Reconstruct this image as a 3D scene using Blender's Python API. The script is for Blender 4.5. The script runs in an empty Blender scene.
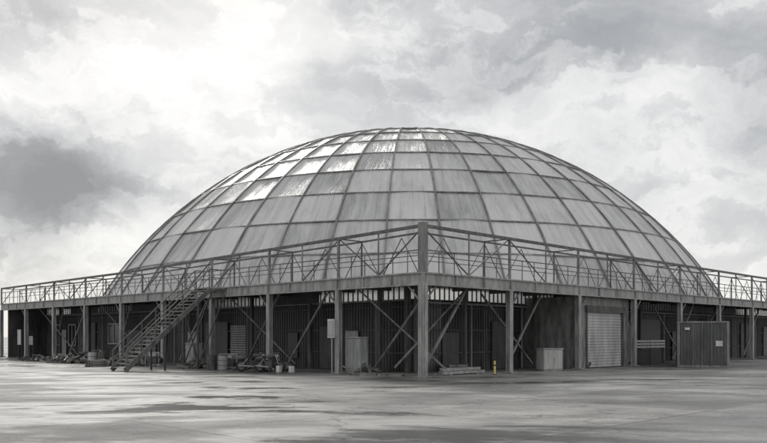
import bpy, bmesh, math, random
from mathutils import Vector, Matrix
random.seed(7)
scn=bpy.context.scene
F=793.0; HX=383.5; HY=336.0; EYE=2.0
# ---------------------------------------------------------------- frame of the building
TH=math.radians(44.7)
C0=Vector((1.88,37.8,0)); U=Vector((-math.cos(TH),math.sin(TH),0)); V=Vector((math.sin(TH),math.cos(TH),0))
def P(a,b,z): return C0+U*a+V*b+Vector((0,0,z))
# ---------------------------------------------------------------- materials
def newmat(name):
    m=bpy.data.materials.new(name); m.use_nodes=True
    nt=m.node_tree; bs=nt.nodes['Principled BSDF']; return m,nt,bs
def N(nt,t,**k):
    n=nt.nodes.new(t)
    for a,b in k.items(): setattr(n,a,b)
    return n
def noise(nt,vec,scale,detail=6,rough=.6,dist=0):
    n=N(nt,'ShaderNodeTexNoise'); n.inputs['Scale'].default_value=scale; n.inputs['Detail'].default_value=detail
    n.inputs['Roughness'].default_value=rough; n.inputs['Distortion'].default_value=dist
    if vec is not None: nt.links.new(vec,n.inputs['Vector'])
    return n.outputs['Fac']
def mp(nt,vec,scale=(1,1,1),loc=(0,0,0),rot=(0,0,0)):
    n=N(nt,'ShaderNodeMapping'); n.inputs['Scale'].default_value=scale; n.inputs['Location'].default_value=loc; n.inputs['Rotation'].default_value=rot
    nt.links.new(vec,n.inputs['Vector']); return n.outputs[0]
def ramp(nt,fac,stops,interp='LINEAR'):
    n=N(nt,'ShaderNodeValToRGB'); r=n.color_ramp; r.interpolation=interp
    while len(r.elements)<len(stops): r.elements.new(.5)
    for e,(p,c) in zip(r.elements,stops):
        e.position=p; e.color=(c,c,c,1) if isinstance(c,(int,float)) else (*c,1)
    nt.links.new(fac,n.inputs[0]); return n.outputs[0]
def mth(nt,op,a,b=None,c=None,clamp=False):
    n=N(nt,'ShaderNodeMath',operation=op,use_clamp=clamp)
    for i,x in enumerate((a,b,c)):
        if x is None: continue
        if isinstance(x,(int,float)): n.inputs[i].default_value=x
        else: nt.links.new(x,n.inputs[i])
    return n.outputs[0]
def mixc(nt,fac,a,b,mode='MIX'):
    n=N(nt,'ShaderNodeMix',data_type='RGBA',blend_type=mode)
    for s,x in ((0,fac),(6,a),(7,b)):
        if isinstance(x,(int,float)) and s==0: n.inputs[0].default_value=x
        elif isinstance(x,tuple): n.inputs[s].default_value=(*x,1)
        elif isinstance(x,(int,float)): n.inputs[s].default_value=(x,x,x,1)
        else: nt.links.new(x,n.inputs[s])
    return n.outputs[2]
def bump(nt,bs,h,strength=.3,dist=.02):
    b=N(nt,'ShaderNodeBump'); b.inputs['Strength'].default_value=strength; b.inputs['Distance'].default_value=dist
    nt.links.new(h,b.inputs['Height']); nt.links.new(b.outputs[0],bs.inputs['Normal'])
def weathered(name,c1,c2,rough=.6,metal=0.0,scale=1.2,streak=True,tone=False):
    m,nt,bs=newmat(name)
    tc=N(nt,'ShaderNodeTexCoord').outputs['Object']
    n1=noise(nt,mp(nt,tc,(scale,scale,scale*(.25 if streak else 1))),2.2,5,.68)
    col=mixc(nt,ramp(nt,n1,[(.38,0.0),(.62,1.0)]),c1,c2)
    if tone:
        at=N(nt,'ShaderNodeAttribute',attribute_name='tone').outputs['Fac']
        n=N(nt,'ShaderNodeVectorMath',operation='SCALE'); nt.links.new(col,n.inputs[0]); nt.links.new(at,n.inputs['Scale']); col=n.outputs[0]
    nt.links.new(col,bs.inputs['Base Color'])
    nt.links.new(ramp(nt,n1,[(.3,rough-.12),(.7,min(1,rough+.15))]),bs.inputs['Roughness'])
    bs.inputs['Metallic'].default_value=metal
    return m
M={}
M['steel_dark']=weathered('steel_dark',(.04,.04,.042),(.10,.097,.093),.55)
M['steel_mid']=weathered('steel_mid',(.22,.22,.218),(.44,.435,.425),.5)
M['steel_light']=weathered('steel_light',(.36,.36,.355),(.52,.515,.50),.5)
M['truss']=weathered('truss_steel',(.07,.07,.07),(.17,.167,.16),.5)
M['brace']=weathered('brace_steel',(.12,.12,.118),(.30,.297,.29),.5)
M['rib']=weathered('rib_steel',(.13,.13,.13),(.30,.297,.29),.45,scale=.5)
M['white']=weathered('white_paint',(.5,.5,.49),(.75,.75,.74),.5)
M['shutter']=weathered('galvanised_shutter',(.40,.40,.397),(.58,.577,.57),.45,scale=.8)
M['grey_paint']=weathered('grey_paint',(.24,.242,.247),(.38,.38,.378),.5)
M['yellow']=weathered('yellow_paint',(.6,.48,.12),(.75,.62,.2),.5)
M['rubber']=weathered('rubber',(.015,.015,.015),(.03,.03,.03),.7)
M['wood']=weathered('wood',(.13,.124,.116),(.30,.29,.275),.8)
M['concrete']=weathered('concrete_base',(.2,.2,.195),(.34,.335,.32),.85,streak=False)
M['glass'],nt,bs=newmat('dark_glass'); bs.inputs['Base Color'].default_value=(.03,.032,.035,1); bs.inputs['Roughness'].default_value=.12
M['siding']=weathered('metal_siding',(.042,.043,.045),(.11,.109,.107),.5,tone=True,scale=.8)
M['rust']=weathered('dark_rust_paint',(.05,.049,.048),(.13,.126,.12),.6)
M['dark_metal']=weathered('dark_metal_paint',(.065,.067,.07),(.125,.126,.128),.5)
m,nt,bs=newmat('translucent_sheet'); M['sheet']=m
bs.inputs['Base Color'].default_value=(.75,.75,.74,1)
tr=N(nt,'ShaderNodeBsdfTranslucent'); tr.inputs[0].default_value=(.95,.95,.94,1)
mx=N(nt,'ShaderNodeMixShader'); mx.inputs[0].default_value=.9
nt.links.new(bs.outputs[0],mx.inputs[1]); nt.links.new(tr.outputs[0],mx.inputs[2]); nt.links.new(mx.outputs[0],nt.nodes['Material Output'].inputs[0])

# dome fabric panels
m,nt,bs=newmat('dome_membrane'); M['membrane']=m
at=N(nt,'ShaderNodeAttribute',attribute_name='tone').outputs['Fac']
uv=N(nt,'ShaderNodeUVMap',uv_map='UVMap').outputs[0]
obj=N(nt,'ShaderNodeTexCoord').outputs['Object']
st=noise(nt,mp(nt,uv,(6,.8,1)),1.0,6,.68,.5)         # vertical wrinkles / dirt runs
bl=noise(nt,obj,.14,6,.68)
f=mth(nt,'ADD',mth(nt,'MULTIPLY',st,.50),mth(nt,'MULTIPLY',bl,.28)); f=mth(nt,'ADD',f,mth(nt,'MULTIPLY',at,.35))
su=N(nt,'ShaderNodeSeparateXYZ'); nt.links.new(uv,su.inputs[0])
eu=mth(nt,'ABSOLUTE',mth(nt,'SUBTRACT',mth(nt,'FRACT',su.outputs[0]),.5)); ev=mth(nt,'ABSOLUTE',mth(nt,'SUBTRACT',mth(nt,'FRACT',su.outputs[1]),.5))
ed=ramp(nt,mth(nt,'MAXIMUM',eu,ev),[(.42,0.0),(.5,.10)])
f=mth(nt,'SUBTRACT',f,ed)
se=mth(nt,'ABSOLUTE',mth(nt,'SUBTRACT',mth(nt,'FRACT',mth(nt,'MULTIPLY',su.outputs[0],4.0)),.5))
f=mth(nt,'SUBTRACT',f,mth(nt,'MULTIPLY',mth(nt,'GREATER_THAN',se,.472),.07))
col=ramp(nt,f,[(.33,(.32,.32,.32)),(.46,(.54,.54,.537)),(.58,(.73,.73,.72)),(.80,(.86,.86,.85))])
nt.links.new(col,bs.inputs['Base Color'])
nt.links.new(ramp(nt,st,[(.35,.22),(.65,.42)]),bs.inputs['Roughness'])
bump(nt,bs,st,.9,.17)
tr=N(nt,'ShaderNodeBsdfTranslucent'); nt.links.new(col,tr.inputs[0])
mx=N(nt,'ShaderNodeMixShader'); mx.inputs[0].default_value=.10
nt.links.new(bs.outputs[0],mx.inputs[1]); nt.links.new(tr.outputs[0],mx.inputs[2])
nt.links.new(mx.outputs[0],nt.nodes['Material Output'].inputs[0])

# ground
m,nt,bs=newmat('old_tarmac'); M['ground']=m
o=N(nt,'ShaderNodeTexCoord').outputs['Object']
big=noise(nt,mp(nt,o,(.05,.10,1),rot=(0,0,.2)),1,5,.6,.5)
mid=noise(nt,mp(nt,o,(.30,.50,1),rot=(0,0,-.15)),1,7,.66,.4)
fine=noise(nt,o,9,5,.8)
f=mth(nt,'ADD',mth(nt,'MULTIPLY',big,.50),mth(nt,'MULTIPLY',mid,.50))
f=mth(nt,'ADD',f,mth(nt,'MULTIPLY',mth(nt,'SUBTRACT',fine,.5),.24))
jr=mp(nt,o,(1/6.0,1/6.0,1),rot=(0,0,math.radians(-44.7)))
sp=N(nt,'ShaderNodeSeparateXYZ'); nt.links.new(jr,sp.inputs[0])
fl=N(nt,'ShaderNodeVectorMath',operation='FLOOR'); ha=N(nt,'ShaderNodeVectorMath',operation='ADD'); ha.inputs[1].default_value=(.5,.5,0); nt.links.new(jr,ha.inputs[0]); nt.links.new(ha.outputs[0],fl.inputs[0])
wn=N(nt,'ShaderNodeTexWhiteNoise',noise_dimensions='2D'); nt.links.new(fl.outputs[0],wn.inputs['Vector'])
f=mth(nt,'ADD',f,mth(nt,'MULTIPLY',mth(nt,'SUBTRACT',wn.outputs['Value'],.5),.11))
col=ramp(nt,f,[(.36,(.07,.07,.069)),(.45,(.15,.149,.145)),(.53,(.25,.248,.24)),(.62,(.40,.396,.383))])
def line(c,w):
    c=mth(nt,'ADD',c,mth(nt,'MULTIPLY',mid,.015))
    return mth(nt,'LESS_THAN',mth(nt,'ABSOLUTE',mth(nt,'SUBTRACT',mth(nt,'FRACT',c),.5)),w)
j=mth(nt,'MAXIMUM',line(sp.outputs[0],.006),line(sp.outputs[1],.006))
vo=N(nt,'ShaderNodeTexVoronoi',feature='DISTANCE_TO_EDGE'); vo.inputs['Scale'].default_value=.13
wv=N(nt,'ShaderNodeVectorMath',operation='ADD'); nt.links.new(o,wv.inputs[0])
nz=N(nt,'ShaderNodeTexNoise'); nz.inputs['Scale'].default_value=.7; nz.inputs['Detail'].default_value=6; nt.links.new(o,nz.inputs['Vector'])
sc=N(nt,'ShaderNodeVectorMath',operation='SCALE'); sc.inputs['Scale'].default_value=3.0; nt.links.new(nz.outputs['Color'],sc.inputs[0]); nt.links.new(sc.outputs[0],wv.inputs[1])
nt.links.new(wv.outputs[0],vo.inputs['Vector'])
cr=mth(nt,'LESS_THAN',vo.outputs['Distance'],.006)
dk=mth(nt,'MULTIPLY',mth(nt,'MAXIMUM',j,cr),.5)
col=mixc(nt,dk,col,(.04,.04,.04))
wet=noise(nt,mp(nt,o,(.10,.24,1),loc=(3,9,0)),1,7,.66,.4)
wm=ramp(nt,wet,[(.51,0.0),(.58,1.0)])
col=mixc(nt,mth(nt,'MULTIPLY',wm,.5),col,(.06,.06,.06))
nt.links.new(col,bs.inputs['Base Color'])
nt.links.new(ramp(nt,wet,[(.44,.75),(.53,.5),(.60,.17)]),bs.inputs['Roughness'])
bump(nt,bs,fine,.28,.02)

# ---------------------------------------------------------------- mesh builder
class MB:
    def __init__(s): s.v=[]; s.f=[]; s.t=[]; s.tone=1.0
    def hexa(s,p):
        i=len(s.v); s.v+= [Vector(q) for q in p]
        s.f+=[(i,i+1,i+2,i+3),(i+7,i+6,i+5,i+4),(i,i+4,i+5,i+1),(i+1,i+5,i+6,i+2),(i+2,i+6,i+7,i+3),(i+3,i+7,i+4,i)]
        s.t+=[s.tone]*6
    def box(s,a0,a1,b0,b1,z0,z1,fn=None):
        fn=fn or P
        s.hexa([fn(a0,b0,z0),fn(a1,b0,z0),fn(a1,b1,z0),fn(a0,b1,z0),fn(a0,b0,z1),fn(a1,b0,z1),fn(a1,b1,z1),fn(a0,b1,z1)])
    def beam(s,p,q,w,h=None,up=Vector((0,0,1))):
        h=h or w; p=Vector(p); q=Vector(q); d=(q-p).normalized()
        if abs(d.dot(up))>.98: up=U
        x=d.cross(up).normalized(); y=x.cross(d).normalized()
        o=[x*w/2*i+y*h/2*j for i,j in((-1,-1),(1,-1),(1,1),(-1,1))]
        s.hexa([p+k for k in o]+[q+k for k in o])
    def tube(s,p,q,r,n=8,r2=None,caps=True):
        r2=r if r2 is None else r2
        p=Vector(p);q=Vector(q); d=(q-p).normalized(); up=Vector((0,0,1)) if abs(d.z)<.9 else Vector((1,0,0))
        x=d.cross(up).normalized(); y=x.cross(d); i=len(s.v)
        for c,rr in((p,r),(q,r2)):
            for k in range(n):
                t=2*math.pi*k/n; s.v.append(c+x*math.cos(t)*rr+y*math.sin(t)*rr)
        for k in range(n): s.f.append((i+k,i+(k+1)%n,i+n+(k+1)%n,i+n+k)); s.t.append(s.tone)
        if caps: s.f.append(tuple(i+k for k in range(n))[::-1]); s.f.append(tuple(i+n+k for k in range(n))); s.t+=[s.tone]*2
    def ring(s,c,ax,R,r,n=20,m=6):
        c=Vector(c); ax=Vector(ax).normalized(); x=ax.cross(Vector((0,0,1))).normalized(); y=ax.cross(x)
        i=len(s.v)
        for k in range(n):
            t=2*math.pi*k/n; d=x*math.cos(t)+y*math.sin(t)
            for l in range(m):
                a=2*math.pi*l/m; s.v.append(c+d*(R+r*math.cos(a))+ax*r*math.sin(a))
        for k in range(n):
            for l in range(m):
                s.f.append((i+k*m+l,i+((k+1)%n)*m+l,i+((k+1)%n)*m+(l+1)%m,i+k*m+(l+1)%m)); s.t.append(s.tone)
    def hcol(s,a,b,z0,z1,w,along='a'):
        t=.05
        if along=='a':
            s.box(a-w/2,a+w/2,b-w/2,b-w/2+t,z0,z1); s.box(a-w/2,a+w/2,b+w/2-t,b+w/2,z0,z1); s.box(a-.03,a+.03,b-w/2+t,b+w/2-t,z0,z1)
        else:
            s.box(a-w/2,a-w/2+t,b-w/2,b+w/2,z0,z1); s.box(a+w/2-t,a+w/2,b-w/2,b+w/2,z0,z1); s.box(a-w/2+t,a+w/2-t,b-.03,b+.03,z0,z1)
    def obj(s,name,mat,parent=None,bevel=0):
        me=bpy.data.meshes.new(name); me.from_pydata([tuple(v) for v in s.v],[],s.f); me.update()
        if len(s.t)==len(s.f):
            ta=me.attributes.new('tone','FLOAT','FACE')
            for i,t in enumerate(s.t): ta.data[i].value=t
        bm=bmesh.new(); bm.from_mesh(me); bmesh.ops.recalc_face_normals(bm,faces=bm.faces); bm.to_mesh(me); bm.free()
        me.materials.append(M[mat]); o=bpy.data.objects.new(name,me); scn.collection.objects.link(o)
        if parent: o.parent=parent
        if bevel:
            md=o.modifiers.new('bev','BEVEL'); md.width=bevel; md.segments=2; md.limit_method='ANGLE'
        return o
def empty(name,loc=(0,0,0)):
    e=bpy.data.objects.new(name,None); scn.collection.objects.link(e); e.empty_display_size=.5; return e

# ---------------------------------------------------------------- ground
g=MB(); g.v=[Vector(p) for p in((-900,-300,0),(900,-300,0),(900,1500,0),(-900,1500,0))]; g.f=[(0,1,2,3)]
g.obj('tarmac_ground','ground')

B=empty('domed_arena_building')
# ---------------------------------------------------------------- dome
DC=Vector((2.7,86.6,-13.3)); R=36.75; ZB=5.0
PM=math.acos((ZB-DC.z)/R); NR=11; NM=46; P0=math.radians(1.6); T0=.05
def sp_(p,t,r=R): return DC+Vector((math.sin(p)*math.sin(t+T0),-math.sin(p)*math.cos(t+T0),math.cos(p)))*r
verts=[];faces=[];tones=[];uvs=[]
S=7
for i in range(NR):
    p0=P0+(PM-P0)*i/NR; p1=P0+(PM-P0)*(i+1)/NR
    for j in range(NM):
        t0=2*math.pi*j/NM; t1=2*math.pi*(j+1)/NM
        tone=random.gauss(.40,.12)
        if random.random()<.07: tone+=.3
        if random.random()<.08: tone-=.2
        if i<=3: tone+=.06
        base=len(verts); ru=random.randint(0,80); rv=random.randint(0,80)
        tilt=random.gauss(0,.035); ph=random.random()*6; wk=random.uniform(.01,.045); fr=random.uniform(10,20)
        for a in range(S+1):
            for b in range(S+1):
                x=a/S;y=b/S; inn=(4*x*(1-x))*(4*y*(1-y))
                sag=.13*inn+tilt*(x-.5)*(4*y*(1-y))*2+wk*math.sin(y*fr+ph+x*2)*(0 if a in(0,S) or b in(0,S) else 1)
                verts.append(sp_(p0+(p1-p0)*x,t0+(t1-t0)*y,R-sag))
        for a in range(S):
            for b in range(S):
                k=base+a*(S+1)+b; faces.append((k,k+S+1,k+S+2,k+1)); tones.append(tone)
                uvs+= [(ru+bb/S,rv+aa/S) for aa,bb in((a,b),(a+1,b),(a+1,b+1),(a,b+1))]
me=bpy.data.meshes.new('dome_panels'); me.from_pydata([tuple(v) for v in verts],[],faces)
ul=me.uv_layers.new(name='UVMap')
for l,q in zip(ul.data,uvs): l.uv=q
ta=me.attributes.new('tone','FLOAT','FACE')
for i,t in enumerate(tones): ta.data[i].value=t
me.materials.append(M['membrane']); 
for p in me.polygons: p.use_smooth=True
o=bpy.data.objects.new('dome_panels',me); scn.collection.objects.link(o); o.parent=B
r=MB()
for j in range(NM):
    t=2*math.pi*j/NM
    n=NR*2; w=.09 if j%2 else .13
    for k in range(n):
        if j%2 and k<3: continue
        r.beam(sp_(P0+(PM-P0)*k/n,t,R+.05),sp_(P0+(PM-P0)*(k+1)/n,t,R+.05),w,.14,up=(sp_(P0+(PM-P0)*k/n,t)-DC).normalized())
for i in range(1,NR+1):
    p=P0+(PM-P0)*i/NR
    for j in range(NM):
        a=sp_(p,2*math.pi*j/NM,R+.04); b=sp_(p,2*math.pi*(j+1)/NM,R+.04)
        r.beam(a,b,.11,.11,up=(a-DC).normalized())
r.obj('dome_ribs','rib',B)
c=MB(); c.tube(sp_(0,0,R-.2),sp_(0,0,R+.12),1.05,24); c.obj('dome_crown_cap','rib',B)
c=MB(); dr_=MB(); rb=math.sin(PM)*R+.14
for j in range(92):
    t0=2*math.pi*j/92;t1=2*math.pi*(j+1)/92
    q0=Vector((DC.x+rb*math.sin(t0),DC.y-rb*math.cos(t0),5.13)); q1=Vector((DC.x+rb*math.sin(t1),DC.y-rb*math.cos(t1),5.13))
    c.beam(q0,q1,.28,.28)
    m_=(q0+q1)/2-C0; m_.z=0
    if m_.dot(U)>4.6 and m_.dot(V)>4.6:
        dr_.beam(Vector((q0.x,q0.y,2.48)),Vector((q1.x,q1.y,2.48)),.2,4.95)
c.obj('dome_base_ring','steel_mid',B); dr_.obj('drum_wall','siding',B)

# ---------------------------------------------------------------- deck
LA=54.0; LB=70.0; SA=6.0; SB=7.0
d=MB(); d.box(.15,LA,.15,4.3,4.80,4.98); d.box(.15,4.3,4.301,LB,4.80,4.98); d.obj('deck_slab','steel_dark',B)
e=MB()
def edge(a0,a1,b0,b1,side):
    if side=='a':
        e.box(a0,a1,-.16,.14,4.99,5.06); e.box(a0,a1,-.16,.14,4.43,4.49); e.box(a0,a1,-.06,.0,4.49,4.99)
    else:
        e.box(-.16,.14,b0,b1,4.99,5.06); e.box(-.16,.14,b0,b1,4.43,4.49); e.box(-.06,0,b0,b1,4.49,4.99)
edge(-.16,LA,0,0,'a'); edge(0,0,.142,LB,'b')
e.box(-.16,-.0605,-.16,-.0605,4.492,4.988)
x=SA/3
while x<LA: e.box(x-.02,x+.02,-.155,-.062,4.492,4.988); x+=SA/3
x=SB/3
while x<LB: e.box(-.155,-.062,x-.02,x+.02,4.492,4.988); x+=SB/3
e.obj('deck_edge_beam','steel_mid',B)
jn=MB()
x=SA/2
while x<LA: jn.box(x-.09,x+.09,.16,3.95,4.55,4.797); x+=SA/2
x=SB/2
while x<LB: jn.box(.16,3.95,x-.09,x+.09,4.55,4.796); x+=SB/2
jn.box(3.2,3.5,3.2,3.5,0,4.79)
jn.obj('deck_joists','rust',B)

# columns
col=MB(); bases=MB()
L=[(i*SA,0) for i in range(1,10)]; Rr=[(0,i*SB) for i in range(1,11)]
col.box(-.17,.17,-.17,.17,0.0,4.43)
col.box(-.21,-.172,-.09,.09,.1,4.43); col.box(-.09,.09,-.21,-.172,.1,4.43)
for a,b in L: col.hcol(a,b,0,4.43,.28,'a')
for a,b in Rr: col.hcol(a,b,0,4.43,.28,'b')
for a,b in L+Rr+[(0,0)]: bases.box(a-.3,a+.3,b-.3,b+.3,0.004,.08)
col.obj('columns','steel_mid',B); bases.obj('column_footings','concrete',B,.02)
ic=MB()
for i in range(0,10):
    ic.box(i*SA-.1+ (3.9 if i==0 else 0),i*SA+.1+(3.9 if i==0 else 0),3.0,3.2,0,4.79)
for i in range(1,11): ic.box(3.0,3.2,i*SB-.1,i*SB+.1,0,4.79)
ic.obj('inner_columns','rust',B)
br=MB()
for i in range(9):
    a0=i*SA+.15;a1=(i+1)*SA-.15
    if i in(0,2,5,7):
        br.beam(P(a0+ .1,.9,4.5),P(a1,2.6,.3),.10); br.beam(P(a0+.4,2.4,.3),P(a1-.3,1.0,4.5),.08)
    elif i in (1,3,6):
        br.beam(P(a1,1.2,.3),P(a0+1.8,1.0,4.5),.10)
    br.beam(P(a0+.05,0,3.7),P(a0+.8,0,4.43),.07)
for i in range(10):
    b0=i*SB+.15;b1=(i+1)*SB-.15
    if i in(0,1,4,6,8):
        br.beam(P(1.0,b0+4.4,4.5),P(1.2,b0+1.2,.3),.11)
        if i in(1,4,8): br.beam(P(2.5,b0+.6,4.4),P(2.5,b1-1,.3),.09)
    if i in(0,3,5): br.beam(P(2.6,b0+.6,.4),P(2.6,b1-.5,4.5),.08)
    br.beam(P(0,b0+.05,3.7),P(0,b0+.8,4.43),.07)
br.obj('cross_bracing','brace',B)

# ---------------------------------------------------------------- walls (corrugated)
W=4.0
w=MB(); rw=random.Random(3)
def corr(along,s0,s1,off,z0,z1,pitch=.24,dep=.04):
    s=s0; k=0; tone=1
    while s<s1-1e-6:
        if k%8==0: tone=rw.choice([.4,.6,.8,1,1,1.3,1.8])
        w.tone=tone; k+=1
        e1=min(s+pitch*.55,s1); e2=min(s+pitch,s1)
        for (x0,x1,d) in((s,e1,0),(e1,e2,dep)):
            if x1-x0<1e-3: continue
            if along=='a': w.box(x0,x1,off+d,off+.16,z0,z1)
            else: w.box(off+d,off+.161,x0,x1,z0,z1)
        s+=pitch
corr('a',W+.17,LA-.5,W,0,4.05); corr('b',W+.17,15.0,W,0,4.05); corr('b',21.4,LB-.5,W,0,4.05)
w.tone=1; w.box(W,W+.16,W,W+.16,0,4.05)
w.box(LA-.66,LA-.5,.4,W-.01,0,4.79)
w.obj('corrugated_walls','siding',B)
h=MB()
for z in(1.0,2.3,3.6):
    h.box(W+.2,LA-.7,W-.07,W-.003,z,z+.08); h.box(W-.07,W-.003,W+.2,15,z,z+.08); h.box(W-.07,W-.003,21.4,LB-.5,z,z+.08)
h.obj('wall_girts','rust',B)
cl=MB(); bars=MB()
cl.box(W,LA-.5,W+.08,W+.10,4.053,4.79); cl.box(W+.08,W+.10,W+.13,LB-.5,4.053,4.79)
cl.obj('clerestory_panels','sheet',B)
x=W+.1
while x<LA-.6: bars.box(x,x+.07,W+.0,W+.06,4.053,4.79); x+=.42
x=W+.2
while x<LB-.6: bars.box(W,W+.06,x,x+.07,4.053,4.79); x+=.42
for i in range(9):
    if i in(2,4,5,7): bars.box(i*SA+.2,(i+1)*SA-.2,W-.04,W-.004,4.053,4.789)
for i in range(10):
    if i in(3,5,6,9): bars.box(W-.04,W-.004,i*SB+.2,(i+1)*SB-.2,4.053,4.789)
bars.obj('clerestory_bars','siding',B)
bk=MB()
bk.box(LA-.5,LA-.34,W,12,0,4.79); bk.beam(P(LA,12,2.4),P(65,23,2.4),.16,4.78); bk.box(65,65.16,23.1,LB-1,0,4.79); bk.box(W,65,LB-.9,LB-.7,0,4.79)
bk.obj('rear_walls','siding',B)
pn=MB()
for a0,a1,z0,z1 in((10.4,12.0,.02,2.6),(14.2,15.2,.6,2.2),(22.0,24.8,.02,3.0),(30.5,31.6,.8,2.4),(34,36.5,.02,2.5),(42.5,44.5,.02,3.2)):
    pn.box(a0,a1,W-.13,W-.073,z0,z1)
for b0,b1,z0,z1 in((6.0,7.4,.02,2.2),(10.6,12.2,.02,2.9),(29.5,33,.02,3.3),(35.2,36.6,.02,2.4),(50,54,.02,3.2)):
    pn.box(W-.13,W-.073,b0,b1,z0,z1)
pn.obj('sheet_panels','dark_metal',B)
pp=MB()
pp.tube(P(4.3,3.75,4.0),P(52,3.75,3.95),.05,8); pp.tube(P(3.75,4.3,3.85),P(3.75,66,3.85),.06,8)
for a in(7,13,19.5,29,41): pp.tube(P(a,3.8,0),P(a,3.8,4.0),.04,6)
for b in(8.5,13.6,24,33.5,42.2): pp.tube(P(3.8,b,0),P(3.8,b,3.85),.05,6)
pp.obj('pipes','grey_paint',B)

# ---------------------------------------------------------------- roller door block (right face)
rd=MB(); rd.box(.35,.5,14.3,15.55,0,4.42); rd.box(.35,.5,20.1,20.9,0,4.42); rd.box(.35,.5,15.55,20.1,3.55,4.42)
rd.box(.5,4.0,14.3,14.45,0,4.42); rd.box(.5,4.0,20.75,20.9,0,4.42)
rd.obj('door_bay_walls','brace',B)
sl=MB(); z=0.05
while z<3.5: sl.box(.41,.47,15.6,20.05,z,z+.13); sl.box(.455,.468,15.6,20.05,z+.13,z+.18); z+=.18
sl.obj('roller_door','shutter',B)
gd=MB(); gd.box(.28,.347,15.45,15.6,0,3.7); gd.box(.28,.347,20.02,20.17,0,3.7); gd.box(.2,.347,15.4,20.2,3.5,3.9); gd.obj('roller_door_guides','rust',B)
s2=MB(); 
for b0,b1 in((27.0,28.9),(56,60)):
    z=.05
    while z<2.9: s2.box(W-.13,W-.08,b0,b1,z,z+.12); z+=.16
for a0,a1 in((19.8,21.6),(32,33.6)):
    z=.05
    while z<2.7: s2.box(a0,a1,W-.13,W-.08,z,z+.12); z+=.16
s2.obj('small_shutters','grey_paint',B)
wf=MB(); wg=MB()
for b0,b1,z0,z1 in((23,26,1.7,3.3),(38.5,41,1.3,3.2),(44,47,1.3,3.2)):
    wf.box(W-.16,W-.075,b0,b1,z0-.1,z0); wf.box(W-.16,W-.075,b0,b1,z1,z1+.1); 
    k=b0
    while k<=b1+.01: wf.box(W-.16,W-.075,k-.04,k+.04,z0,z1); k+=(b1-b0)/3
    wg.box(W-.11,W-.08,b0+.04,b1-.04,z0,z1)
for a0,a1,z0,z1 in((46.5,48,1.2,3.0),(50,51.5,1.2,3.0),(38,40,1.4,3)):
    wf.box(a0,a1,W-.16,W-.075,z0-.1,z0); wf.box(a0,a1,W-.16,W-.075,z1,z1+.1)
    k=a0
    while k<=a1+.01: wf.box(k-.04,k+.04,W-.16,W-.075,z0,z1); k+=(a1-a0)/2
    wg.box(a0+.04,a1-.04,W-.11,W-.08,z0,z1)
wf.obj('window_frames','steel_light',B); wg.obj('window_glass','glass',B)
dr=MB(); dr.box(8.6,9.7,W-.12,W-.073,.05,2.3); dr.box(26,27.2,W-.12,W-.073,.05,2.3); dr.box(48.6,49.6,W-.12,W-.073,.05,2.6)
dr.obj('service_doors','steel_light',B)

# ---------------------------------------------------------------- walkway truss above deck
t=MB(); thin=MB(); tp=MB()
def ztop(side,s):
    if side=='a': return 7.34-.60*min(s,30)/30-.15*max(0,s-30)/24
    return 7.34-.19*min(s,45)/45
def PP(side,s,off,z): return P(s,off,z) if side=='a' else P(off,s,z)
for side,SP,NB in(('a',SA,9),('b',SB,10)):
    for i in range(NB):
        s0=i*SP; s1=s0+SP
        z0=ztop(side,s0); z1=ztop(side,s1); zm=(z0+z1)/2; sm=(s0+s1)/2
        t.beam(PP(side,s0,0,z0-.07),PP(side,s1,0,z1-.07),.13,.15)
        t.beam(PP(side,max(s0,1.7),1.7,z0-.1),PP(side,s1,1.7,z1-.1),.07,.09)
        tp.beam(PP(side,s1,0,5.06),PP(side,s1,0,z1-.14),.12)
        t.beam(PP(side,s1,1.7,4.98),PP(side,s1,1.7,z1-.14),.07)
        t.beam(PP(side,s1,0.07,z1-.08),PP(side,s1,1.66,z1-.08),.06)
        for zz,ww in((6.12,.05),(5.60,.035)):
            thin.beam(PP(side,s0+.07,-.02,zz),PP(side,s1-.07,-.02,zz),ww)
        thin.beam(PP(side,max(s0,1.7),1.74,6.1),PP(side,s1,1.74,6.1),.04)
        for k in (1,2,4,5):
            s=s0+SP*k/6; thin.beam(PP(side,s,0,5.06),PP(side,s,0,6.12),.035)
        tp.beam(PP(side,sm,.0,5.06),PP(side,sm,.0,zm-.14),.06)
        if i%3==0: thin.beam(PP(side,s0+.1,.06,z0-.15),PP(side,sm,.06,5.1),.055); thin.beam(PP(side,sm+.1,.06,5.1),PP(side,s1-.1,.06,z1-.15),.055)
        elif i%3==1: thin.beam(PP(side,s0+.1,.06,z0-.15),PP(side,sm,.06,5.1),.05)
        else: thin.beam(PP(side,s1-.1,.06,5.1),PP(side,sm,.06,zm-.15),.05)
        q=[max(1.7,s0+SP*k/4) for k in range(5)]
        for k in range(4):
            za,zb=(5.0,zm-.2) if k%2 else (zm-.2,5.0)
            thin.beam(PP(side,q[k],1.7,za),PP(side,q[k+1],1.7,zb),.035)
tp.box(-.17,.17,-.17,.17,5.06,7.42)
t.obj('truss_chords','truss',B); thin.obj('truss_lacing_and_handrails','truss',B); tp.obj('truss_posts','brace',B)

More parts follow.
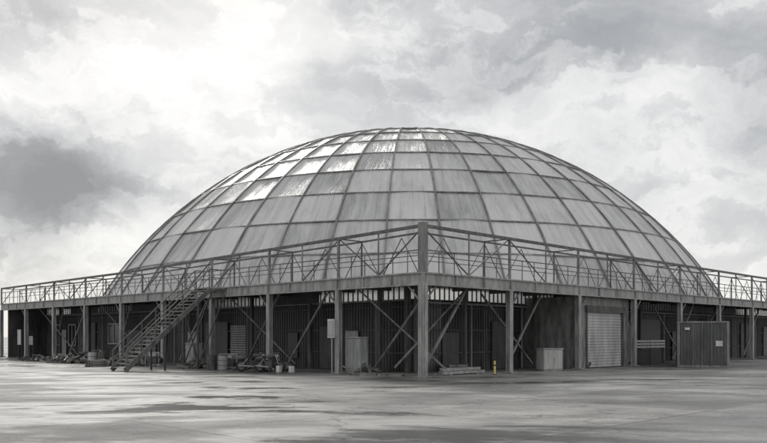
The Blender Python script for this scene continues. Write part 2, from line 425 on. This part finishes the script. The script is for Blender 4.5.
# ---------------------------------------------------------------- staircase
Sx=empty('metal_staircase')
st=MB(); hr=MB(); a0,a1=16.3,17.9; run=5.4; nst=22; btop=-1.3; zt=5.02
for k in range(nst):
    z=zt-(k+1)*zt/(nst+1); b=btop-run*(k)/nst
    st.box(a0+.06,a1-.06,b-.29,b,z-.04,z)
st.box(a0,a1,btop,-.17,zt-.1,zt-.02)
st.obj('treads','steel_mid',Sx)
sg=MB(); bt=btop-run
for a in(a0,a1): 
    sg.beam(P(a,btop+.1,zt-.15),P(a,bt-.1,.05),.06,.28)
    sg.box(a-.04,a+.04,btop+.06,-.17,zt-.25,zt-.1)
sg.obj('stringers','truss',Sx)
for a in(a0,a1):
    for dz,ww in((1.05,.06),(.55,.04)):
        hr.beam(P(a,btop,zt+dz),P(a,bt,.15+dz),ww); hr.beam(P(a,-.2,zt+dz),P(a,btop,zt+dz),ww)
    for k in range(7):
        b=btop-run*k/6; z=zt-(zt-.12)*k/6; hr.beam(P(a,b,z-.1),P(a,b,z+1.07),.05)
    hr.beam(P(a,bt,0),P(a,bt,1.2),.09)
hr.obj('handrails','truss',Sx)
sv=MB()
for a in(a0,a1):
    sv.beam(P(a,-2.1,0),P(a,-2.1,4.1),.11); sv.beam(P(a,-2.1,.2),P(a,-.2,4.5),.07)
    sv.beam(P(a,-4.3,0),P(a,-4.3,2.0),.09)
sv.beam(P(a0,-2.1,.3),P(a1,-2.1,3.9),.07); sv.obj('supports','steel_dark',Sx)

# ---------------------------------------------------------------- props
def loc_frame(x,y,ang):
    c,s=math.cos(ang),math.sin(ang)
    return lambda a,b,z: Vector((x+c*a-s*b,y+s*a+c*b,z))
f=loc_frame(19.1,51.4,math.radians(-19)); E=empty('storage_container')
b=MB(); b.box(0,3.0,0,4.5,.12,2.85,f); b.obj('body','dark_metal',E)
b=MB()
x=.16
while x<2.85: b.box(x,x+.10,-.035,-.003,.25,2.7,f); x+=.2
y=.2
while y<4.3: b.box(-.035,-.003,y,y+.12,.25,2.7,f); b.box(3.003,3.035,y,y+.12,.25,2.7,f); y+=.25
b.obj('corrugation','dark_metal',E)
b=MB(); b.box(-.06,3.06,-.06,4.56,2.852,2.95,f); b.box(-.06,3.06,-.06,4.56,.0,.118,f)
b.box(-.06,.1,-.06,-.036,.12,2.85,f); b.box(2.9,3.06,-.06,-.036,.12,2.85,f)
for x in(.9,1.45,2.0): b.tube(f(x,-.07,.14),f(x,-.07,2.84),.025,8)
b.obj('frame_and_lock_rods','brace',E)
b=MB(); b.box(2.25,2.65,-.09,-.062,1.35,1.7,f); b.box(.4,.7,-.16,-.062,2.4,2.55,f); b.obj('notice_and_light_fitting','white',E)
def cabinet(name,x,y,ang,w_,d_,h_,mat):
    f=loc_frame(x,y,ang); E=empty(name)
    b=MB(); b.box(0,w_,0,d_,.08,h_,f); b.obj('body',mat,E,.015)
    b=MB(); b.box(-.04,w_+.04,-.05,d_+.03,h_+.002,h_+.06,f); b.box(.04,w_-.04,.04,d_-.04,0,.078,f); b.obj('lid_and_plinth','steel_mid',E)
    b=MB(); b.box(.04,w_/2-.01,-.025,-.003,.14,h_-.06,f); b.box(w_/2+.01,w_-.04,-.025,-.003,.14,h_-.06,f); b.box(w_/2+.05,w_/2+.09,-.06,-.027,h_*.45,h_*.6,f); b.obj('doors',mat,E)
cabinet('utility_cabinet',9.1,45.0,math.radians(20),1.25,.8,1.25,'steel_light')
cabinet('utility_cabinet',-2.0,42.3,math.radians(-44),1.15,.5,1.9,'grey_paint')
cabinet('utility_cabinet',24.6,57.5,math.radians(44),.8,.6,2.3,'steel_light')
cabinet('utility_cabinet',-12.6,50.5,math.radians(-44),1.0,.6,1.5,'grey_paint')
E=empty('electrical_box'); b=MB(); b.box(6.1,6.55,-.30,-.15,1.9,2.9); b.obj('box','white',E,.01)
b=MB(); b.tube(P(6.3,-.2,0),P(6.3,-.2,1.9),.03); b.box(6.14,6.5,-.33,-.303,1.98,2.82); b.obj('conduit_and_door','steel_light',E)
def pallets(name,x,y,ang,nl):
    f=loc_frame(x,y,ang); E=empty(name); b=MB()
    for l in range(nl):
        z=l*.15+.003; dx=random.uniform(-.05,.05)
        for k in range(3): b.box(dx+0,dx+1.2,k*.45,k*.45+.1,z,z+.1,f)
        for k in range(6): b.box(dx+k*.22,dx+k*.22+.14,-.01,1.01,z+.102,z+.125,f)
    b.obj('boards','wood',E)
pallets('wooden_pallet',-1.6,39.8,.15,1); pallets('wooden_pallet',-.3,39.4,-.2,1); pallets('wooden_pallet',3.6,43.5,.5,3); pallets('wooden_pallet',-19,51.5,.7,3)
E=empty('stacked_steel_beams'); b=MB()
for k in range(5):
    b.beam(P(.9+k*.16,2.6+k*.1,.12+(k%2)*.16),P(.9+k*.16,5.9-k*.15,.12+(k%2)*.16),.14)
b.box(.8,1.9,3.0,3.15,0,.05); b.box(.8,1.9,5.2,5.35,0,.05); b.obj('beams','steel_mid',E)
def scrap(x,y,n,rad,seed):
    rr=random.Random(seed); E=empty('scrap_heap'); b=MB(); c=MB()
    for k in range(n):
        a=rr.uniform(0,6.28); d=rr.uniform(0,rad); px=x+d*math.cos(a); py=y+d*.6*math.sin(a); hgt=rr.uniform(.05,.6)*(1-d/rad*.6)
        an=rr.uniform(0,3.14); l=rr.uniform(.3,1.1); dz=rr.uniform(-.25,.5)
        p=Vector((px-l/2*math.cos(an),py-l/2*math.sin(an),max(.04,hgt-dz/2))); q=Vector((px+l/2*math.cos(an),py+l/2*math.sin(an),max(.04,hgt+dz/2)))
        (b if k%2 else c).beam(p,q,rr.uniform(.04,.22),rr.uniform(.03,.2))
    b.obj('bars','truss',E); c.obj('boards','wood',E)
scrap(-6.9,45.8,44,1.7,1); scrap(-17.8,53.5,36,1.7,2); scrap(-1.0,41.7,16,.9,3); scrap(-23.5,58.5,34,1.8,4); scrap(12.2,49.5,14,.7,5); scrap(-11.8,49.3,26,1.2,6); scrap(-27.5,63.5,26,1.6,8); scrap(22.5,56.5,24,1.4,9)
def generator(x,y,ang):
    f=loc_frame(x,y,ang); E=empty('portable_generator')
    b=MB(); b.box(.1,.9,.1,.6,.2,.62,f); b.tube(f(.9,.35,.4),f(1.12,.35,.4),.17,14); b.obj('engine','steel_dark',E,.02)
    b=MB(); b.box(.15,.8,.12,.58,.66,.86,f); b.obj('fuel_tank','steel_light',E,.04)
    b=MB()
    for yy in(.03,.67):
        for xx in(0,1.15): b.tube(f(xx,yy,.02),f(xx,yy,.92),.022,8)
        b.tube(f(0,yy,.92),f(1.15,yy,.92),.022,8); b.tube(f(0,yy,.12),f(1.15,yy,.12),.022,8)
    for xx in(0,1.15): b.tube(f(xx,.03,.92),f(xx,.67,.92),.022,8); b.tube(f(xx,.03,.12),f(xx,.67,.12),.022,8)
    b.box(.0,1.15,.2,.26,.14,.198,f); b.box(.0,1.15,.46,.52,.14,.198,f); b.obj('tube_frame','steel_mid',E)
    b=MB()
    for yy in(-.03,.73): b.ring(f(.2,yy,.13),(f(0,1,0)-f(0,0,0)),.09,.035,16,6)
    b.obj('wheels','rubber',E)
generator(-9.9,47.6,-.2); generator(-15.6,51.9,-.5)
E=empty('yellow_bollard'); b=MB(); q=Vector((5.75,41.0,0)); b.tube(q,q+Vector((0,0,.68)),.055,14); b.tube(q+Vector((0,0,.68)),q+Vector((0,0,.72)),.055,14,.03); b.obj('post','yellow',E)
b=MB(); b.tube(q+Vector((0,0,.001)),q+Vector((0,0,.04)),.11,14); b.tube(q+Vector((0,0,.46)),q+Vector((0,0,.53)),.058,14); b.obj('base_and_band','rubber',E)
def drum(x,y,mat,h=.88,r=.29):
    E=empty('steel_drum'); b=MB(); q=Vector((x,y,0)); b.tube(q+Vector((0,0,.003)),q+Vector((0,0,h)),r,20)
    b.obj('shell',mat,E); b=MB()
    for z in(.02,h/3,h*2/3,h): b.ring(q+Vector((0,0,z)),(0,0.001,1),r,.015,20,5)
    b.obj('hoops','steel_dark',E)
for x,y,mm in((-9.4,46.4,'grey_paint'),(-19.5,55.0,'rust'),(-20.4,55.6,'steel_light'),(-10.1,46.6,'rust')): drum(x,y,mm)
def can(x,y,ang):
    f=loc_frame(x,y,ang); E=empty('plastic_canister'); b=MB(); b.box(0,.30,0,.22,0.003,.38,f); b.obj('body','white',E,.04)
    b=MB(); b.tube(f(.08,.11,.38),f(.08,.11,.45),.04,10); b.beam(f(.12,.11,.42),f(.26,.11,.42),.03); b.obj('cap_and_handle','rubber',E)
can(-5.1,42.9,.3); can(-5.7,43.2,1.0)
def moto(x,y,ang,s=1.0):
    f=loc_frame(x,y,ang); E=empty('motorcycle'); ax=(f(0,1,0)-f(0,0,0))
    b=MB()
    for cx in(0,1.4): b.ring(f(cx,0,.33),ax,.27,.06,24,8)
    b.box(.0,.5,-.12,.12,.80,.88,lambda a,c,z:f(a+.25,c,z-.02)); b.obj('tyres_and_seat','rubber',E)
    b=MB()
    for cx in(0,1.4):
        b.ring(f(cx,0,.33),ax,.20,.015,20,5); b.tube(f(cx,-.06,.33),f(cx,.06,.33),.05,10)
        for k in range(6):
            t=math.pi*k/6; b.tube(f(cx-.2*math.cos(t),0,.33-.2*math.sin(t)),f(cx+.2*math.cos(t),0,.33+.2*math.sin(t)),.008,5)
    for sd in(-.09,.09):
        b.tube(f(1.4,sd,.33),f(1.1,sd,1.0),.025,8); b.tube(f(0,sd,.33),f(.35,sd,.78),.025,8); b.tube(f(0,sd,.33),f(.6,sd,.3),.025,8)
    b.tube(f(1.05,-.36,1.06),f(1.05,.36,1.06),.02,8); b.tube(f(-.2,-.15,.35),f(.7,-.15,.28),.04,8)
    b.tube(f(1.15,0,.9),f(1.28,0,.88),.09,12)
    b.obj('forks_rims_exhaust','grey_paint',E)
    b=MB(); b.tube(f(.62,0,.86),f(1.08,0,.9),.16,12,.11); b.box(.45,.9,-.14,.14,.25,.62,f); b.tube(f(1.0,0,.85),f(.55,0,.35),.03,8); b.tube(f(-.25,0,.72),f(.25,0,.8),.10,10,.12); b.obj('tank_engine_tail','steel_dark',E,.02)
moto(-8.0,44.7,.25); moto(-6.9,44.3,-.5); moto(-17.3,53.0,-.3); moto(-22,58,.4)
E=empty('white_barrier'); b=MB()
for z in(1.25,1.45,1.65): b.beam(P(.6,22.6,z),P(.6,26.8,z),.04,.12)
b.obj('boards','white',E); b=MB()
for s in(22.7,24.7,26.7): b.beam(P(.66,s,0),P(.66,s,1.75),.08)
b.box(.68,.74,22.6,26.8,.1,1.1); b.obj('posts','steel_dark',E)
for a,zz in((50.2,2.6),(47.5,2.0)):
    E=empty('notice_sign'); b=MB(); b.box(a,a+.8,.35,.39,1.2,zz); b.obj('panel','shutter',E)
    b=MB(); b.beam(P(a+.05,.43,0),P(a+.05,.43,zz),.06); b.beam(P(a+.75,.43,0),P(a+.75,.43,zz),.06); b.obj('posts','steel_dark',E)

# ---------------------------------------------------------------- world
wd=bpy.data.worlds.new('World'); scn.world=wd; wd.use_nodes=True; nt=wd.node_tree; bg=nt.nodes['Background']
SE=math.radians(34); SR=math.radians(-20)
sky=N(nt,'ShaderNodeTexSky',sky_type='NISHITA'); sky.sun_disc=False; sky.sun_elevation=SE; sky.sun_rotation=SR
D=N(nt,'ShaderNodeTexCoord').outputs['Generated']
wn=N(nt,'ShaderNodeTexNoise'); wn.inputs['Scale'].default_value=5; wn.inputs['Detail'].default_value=7; wn.inputs['Roughness'].default_value=.62
nt.links.new(D,wn.inputs['Vector'])
s1=N(nt,'ShaderNodeVectorMath',operation='SUBTRACT'); nt.links.new(wn.outputs['Color'],s1.inputs[0]); s1.inputs[1].default_value=(.5,.5,.5)
s2=N(nt,'ShaderNodeVectorMath',operation='SCALE'); nt.links.new(s1.outputs[0],s2.inputs[0]); s2.inputs['Scale'].default_value=.15
s3=N(nt,'ShaderNodeVectorMath',operation='ADD'); nt.links.new(D,s3.inputs[0]); nt.links.new(s2.outputs[0],s3.inputs[1])
DW=s3.outputs[0]
def blob(px,py,rx,ry):
    d=Vector(((px-HX)/F,1,(HY-py)/F)).normalized()
    a=N(nt,'ShaderNodeVectorMath',operation='MULTIPLY_ADD'); nt.links.new(DW,a.inputs[0]); k=Vector((F/rx,F/rx,F/ry)); a.inputs[1].default_value=k
    a.inputs[2].default_value=(-d.x*k.x,-d.y*k.y,-d.z*k.z)
    c=N(nt,'ShaderNodeVectorMath',operation='LENGTH'); nt.links.new(a.outputs[0],c.inputs[0])
    m_=N(nt,'ShaderNodeMapRange',interpolation_type='SMOOTHSTEP'); nt.links.new(c.outputs['Value'],m_.inputs[0])
    m_.inputs[1].default_value=0; m_.inputs[2].default_value=1; m_.inputs[3].default_value=1; m_.inputs[4].default_value=0
    return m_.outputs[0]
n1=noise(nt,mp(nt,DW,(1,1,2.6)),3.2,8,.6,0)
n2=noise(nt,mp(nt,DW,(1,1,2.3),loc=(4.3,2,1)),6.5,9,.6,0)
f=mth(nt,'ADD',.58,mth(nt,'MULTIPLY',mth(nt,'SUBTRACT',n1,.5),1.1))
cum=ramp(nt,n2,[(.36,.40),(.465,.45),(.525,.69),(.60,.60),(.72,.38)])
f=mth(nt,'ADD',f,mth(nt,'MULTIPLY',mth(nt,'SUBTRACT',cum,.5),.62))
for px,py,rx,ry,k in((190,60,250,150,.34),(150,225,170,80,.22),(45,185,115,85,-.46),(120,190,90,45,-.28),(10,110,70,50,.15),
    (330,90,130,50,-.12),(620,40,260,60,-.14),(560,120,220,45,.20),(680,190,190,80,.18),(755,110,70,90,-.18),(450,25,120,35,.14),(60,30,120,35,-.18),(700,260,200,60,.06)):
    f=mth(nt,'ADD',f,mth(nt,'MULTIPLY',blob(px,py,rx,ry),k))
cc=ramp(nt,f,[(.06,(.25,.256,.265)),(.34,(.42,.428,.438)),(.54,(.60,.603,.607)),(.72,(.78,.778,.768)),(.98,(.98,.97,.945))])
sk=N(nt,'ShaderNodeVectorMath',operation='SCALE'); nt.links.new(sky.outputs[0],sk.inputs[0]); sk.inputs['Scale'].default_value=.10
fin=mixc(nt,.93,sk.outputs[0],cc)
nt.links.new(fin,bg.inputs[0]); bg.inputs[1].default_value=1.04
sl_=bpy.data.lights.new('sun','SUN'); sl_.energy=1.5; sl_.angle=math.radians(12); sl_.color=(1,.965,.91)
so=bpy.data.objects.new('sun',sl_); scn.collection.objects.link(so)
sd=Vector((math.sin(SR)*math.cos(SE),math.cos(SR)*math.cos(SE),math.sin(SE)))
so.rotation_euler=(-sd).to_track_quat('-Z','Y').to_euler(); so.location=(-20,60,60)
# ---------------------------------------------------------------- camera
cd=bpy.data.cameras.new('camera'); co=bpy.data.objects.new('camera',cd); scn.collection.objects.link(co)
co.location=(0,0,EYE); co.rotation_euler=(math.radians(90),0,0)
cd.sensor_width=36; cd.lens=36*F/767; cd.shift_y=(HY-221.5)/767; cd.clip_end=5000
scn.camera=co
scn.view_settings.view_transform='Standard'; scn.view_settings.look='None'; scn.view_settings.exposure=0
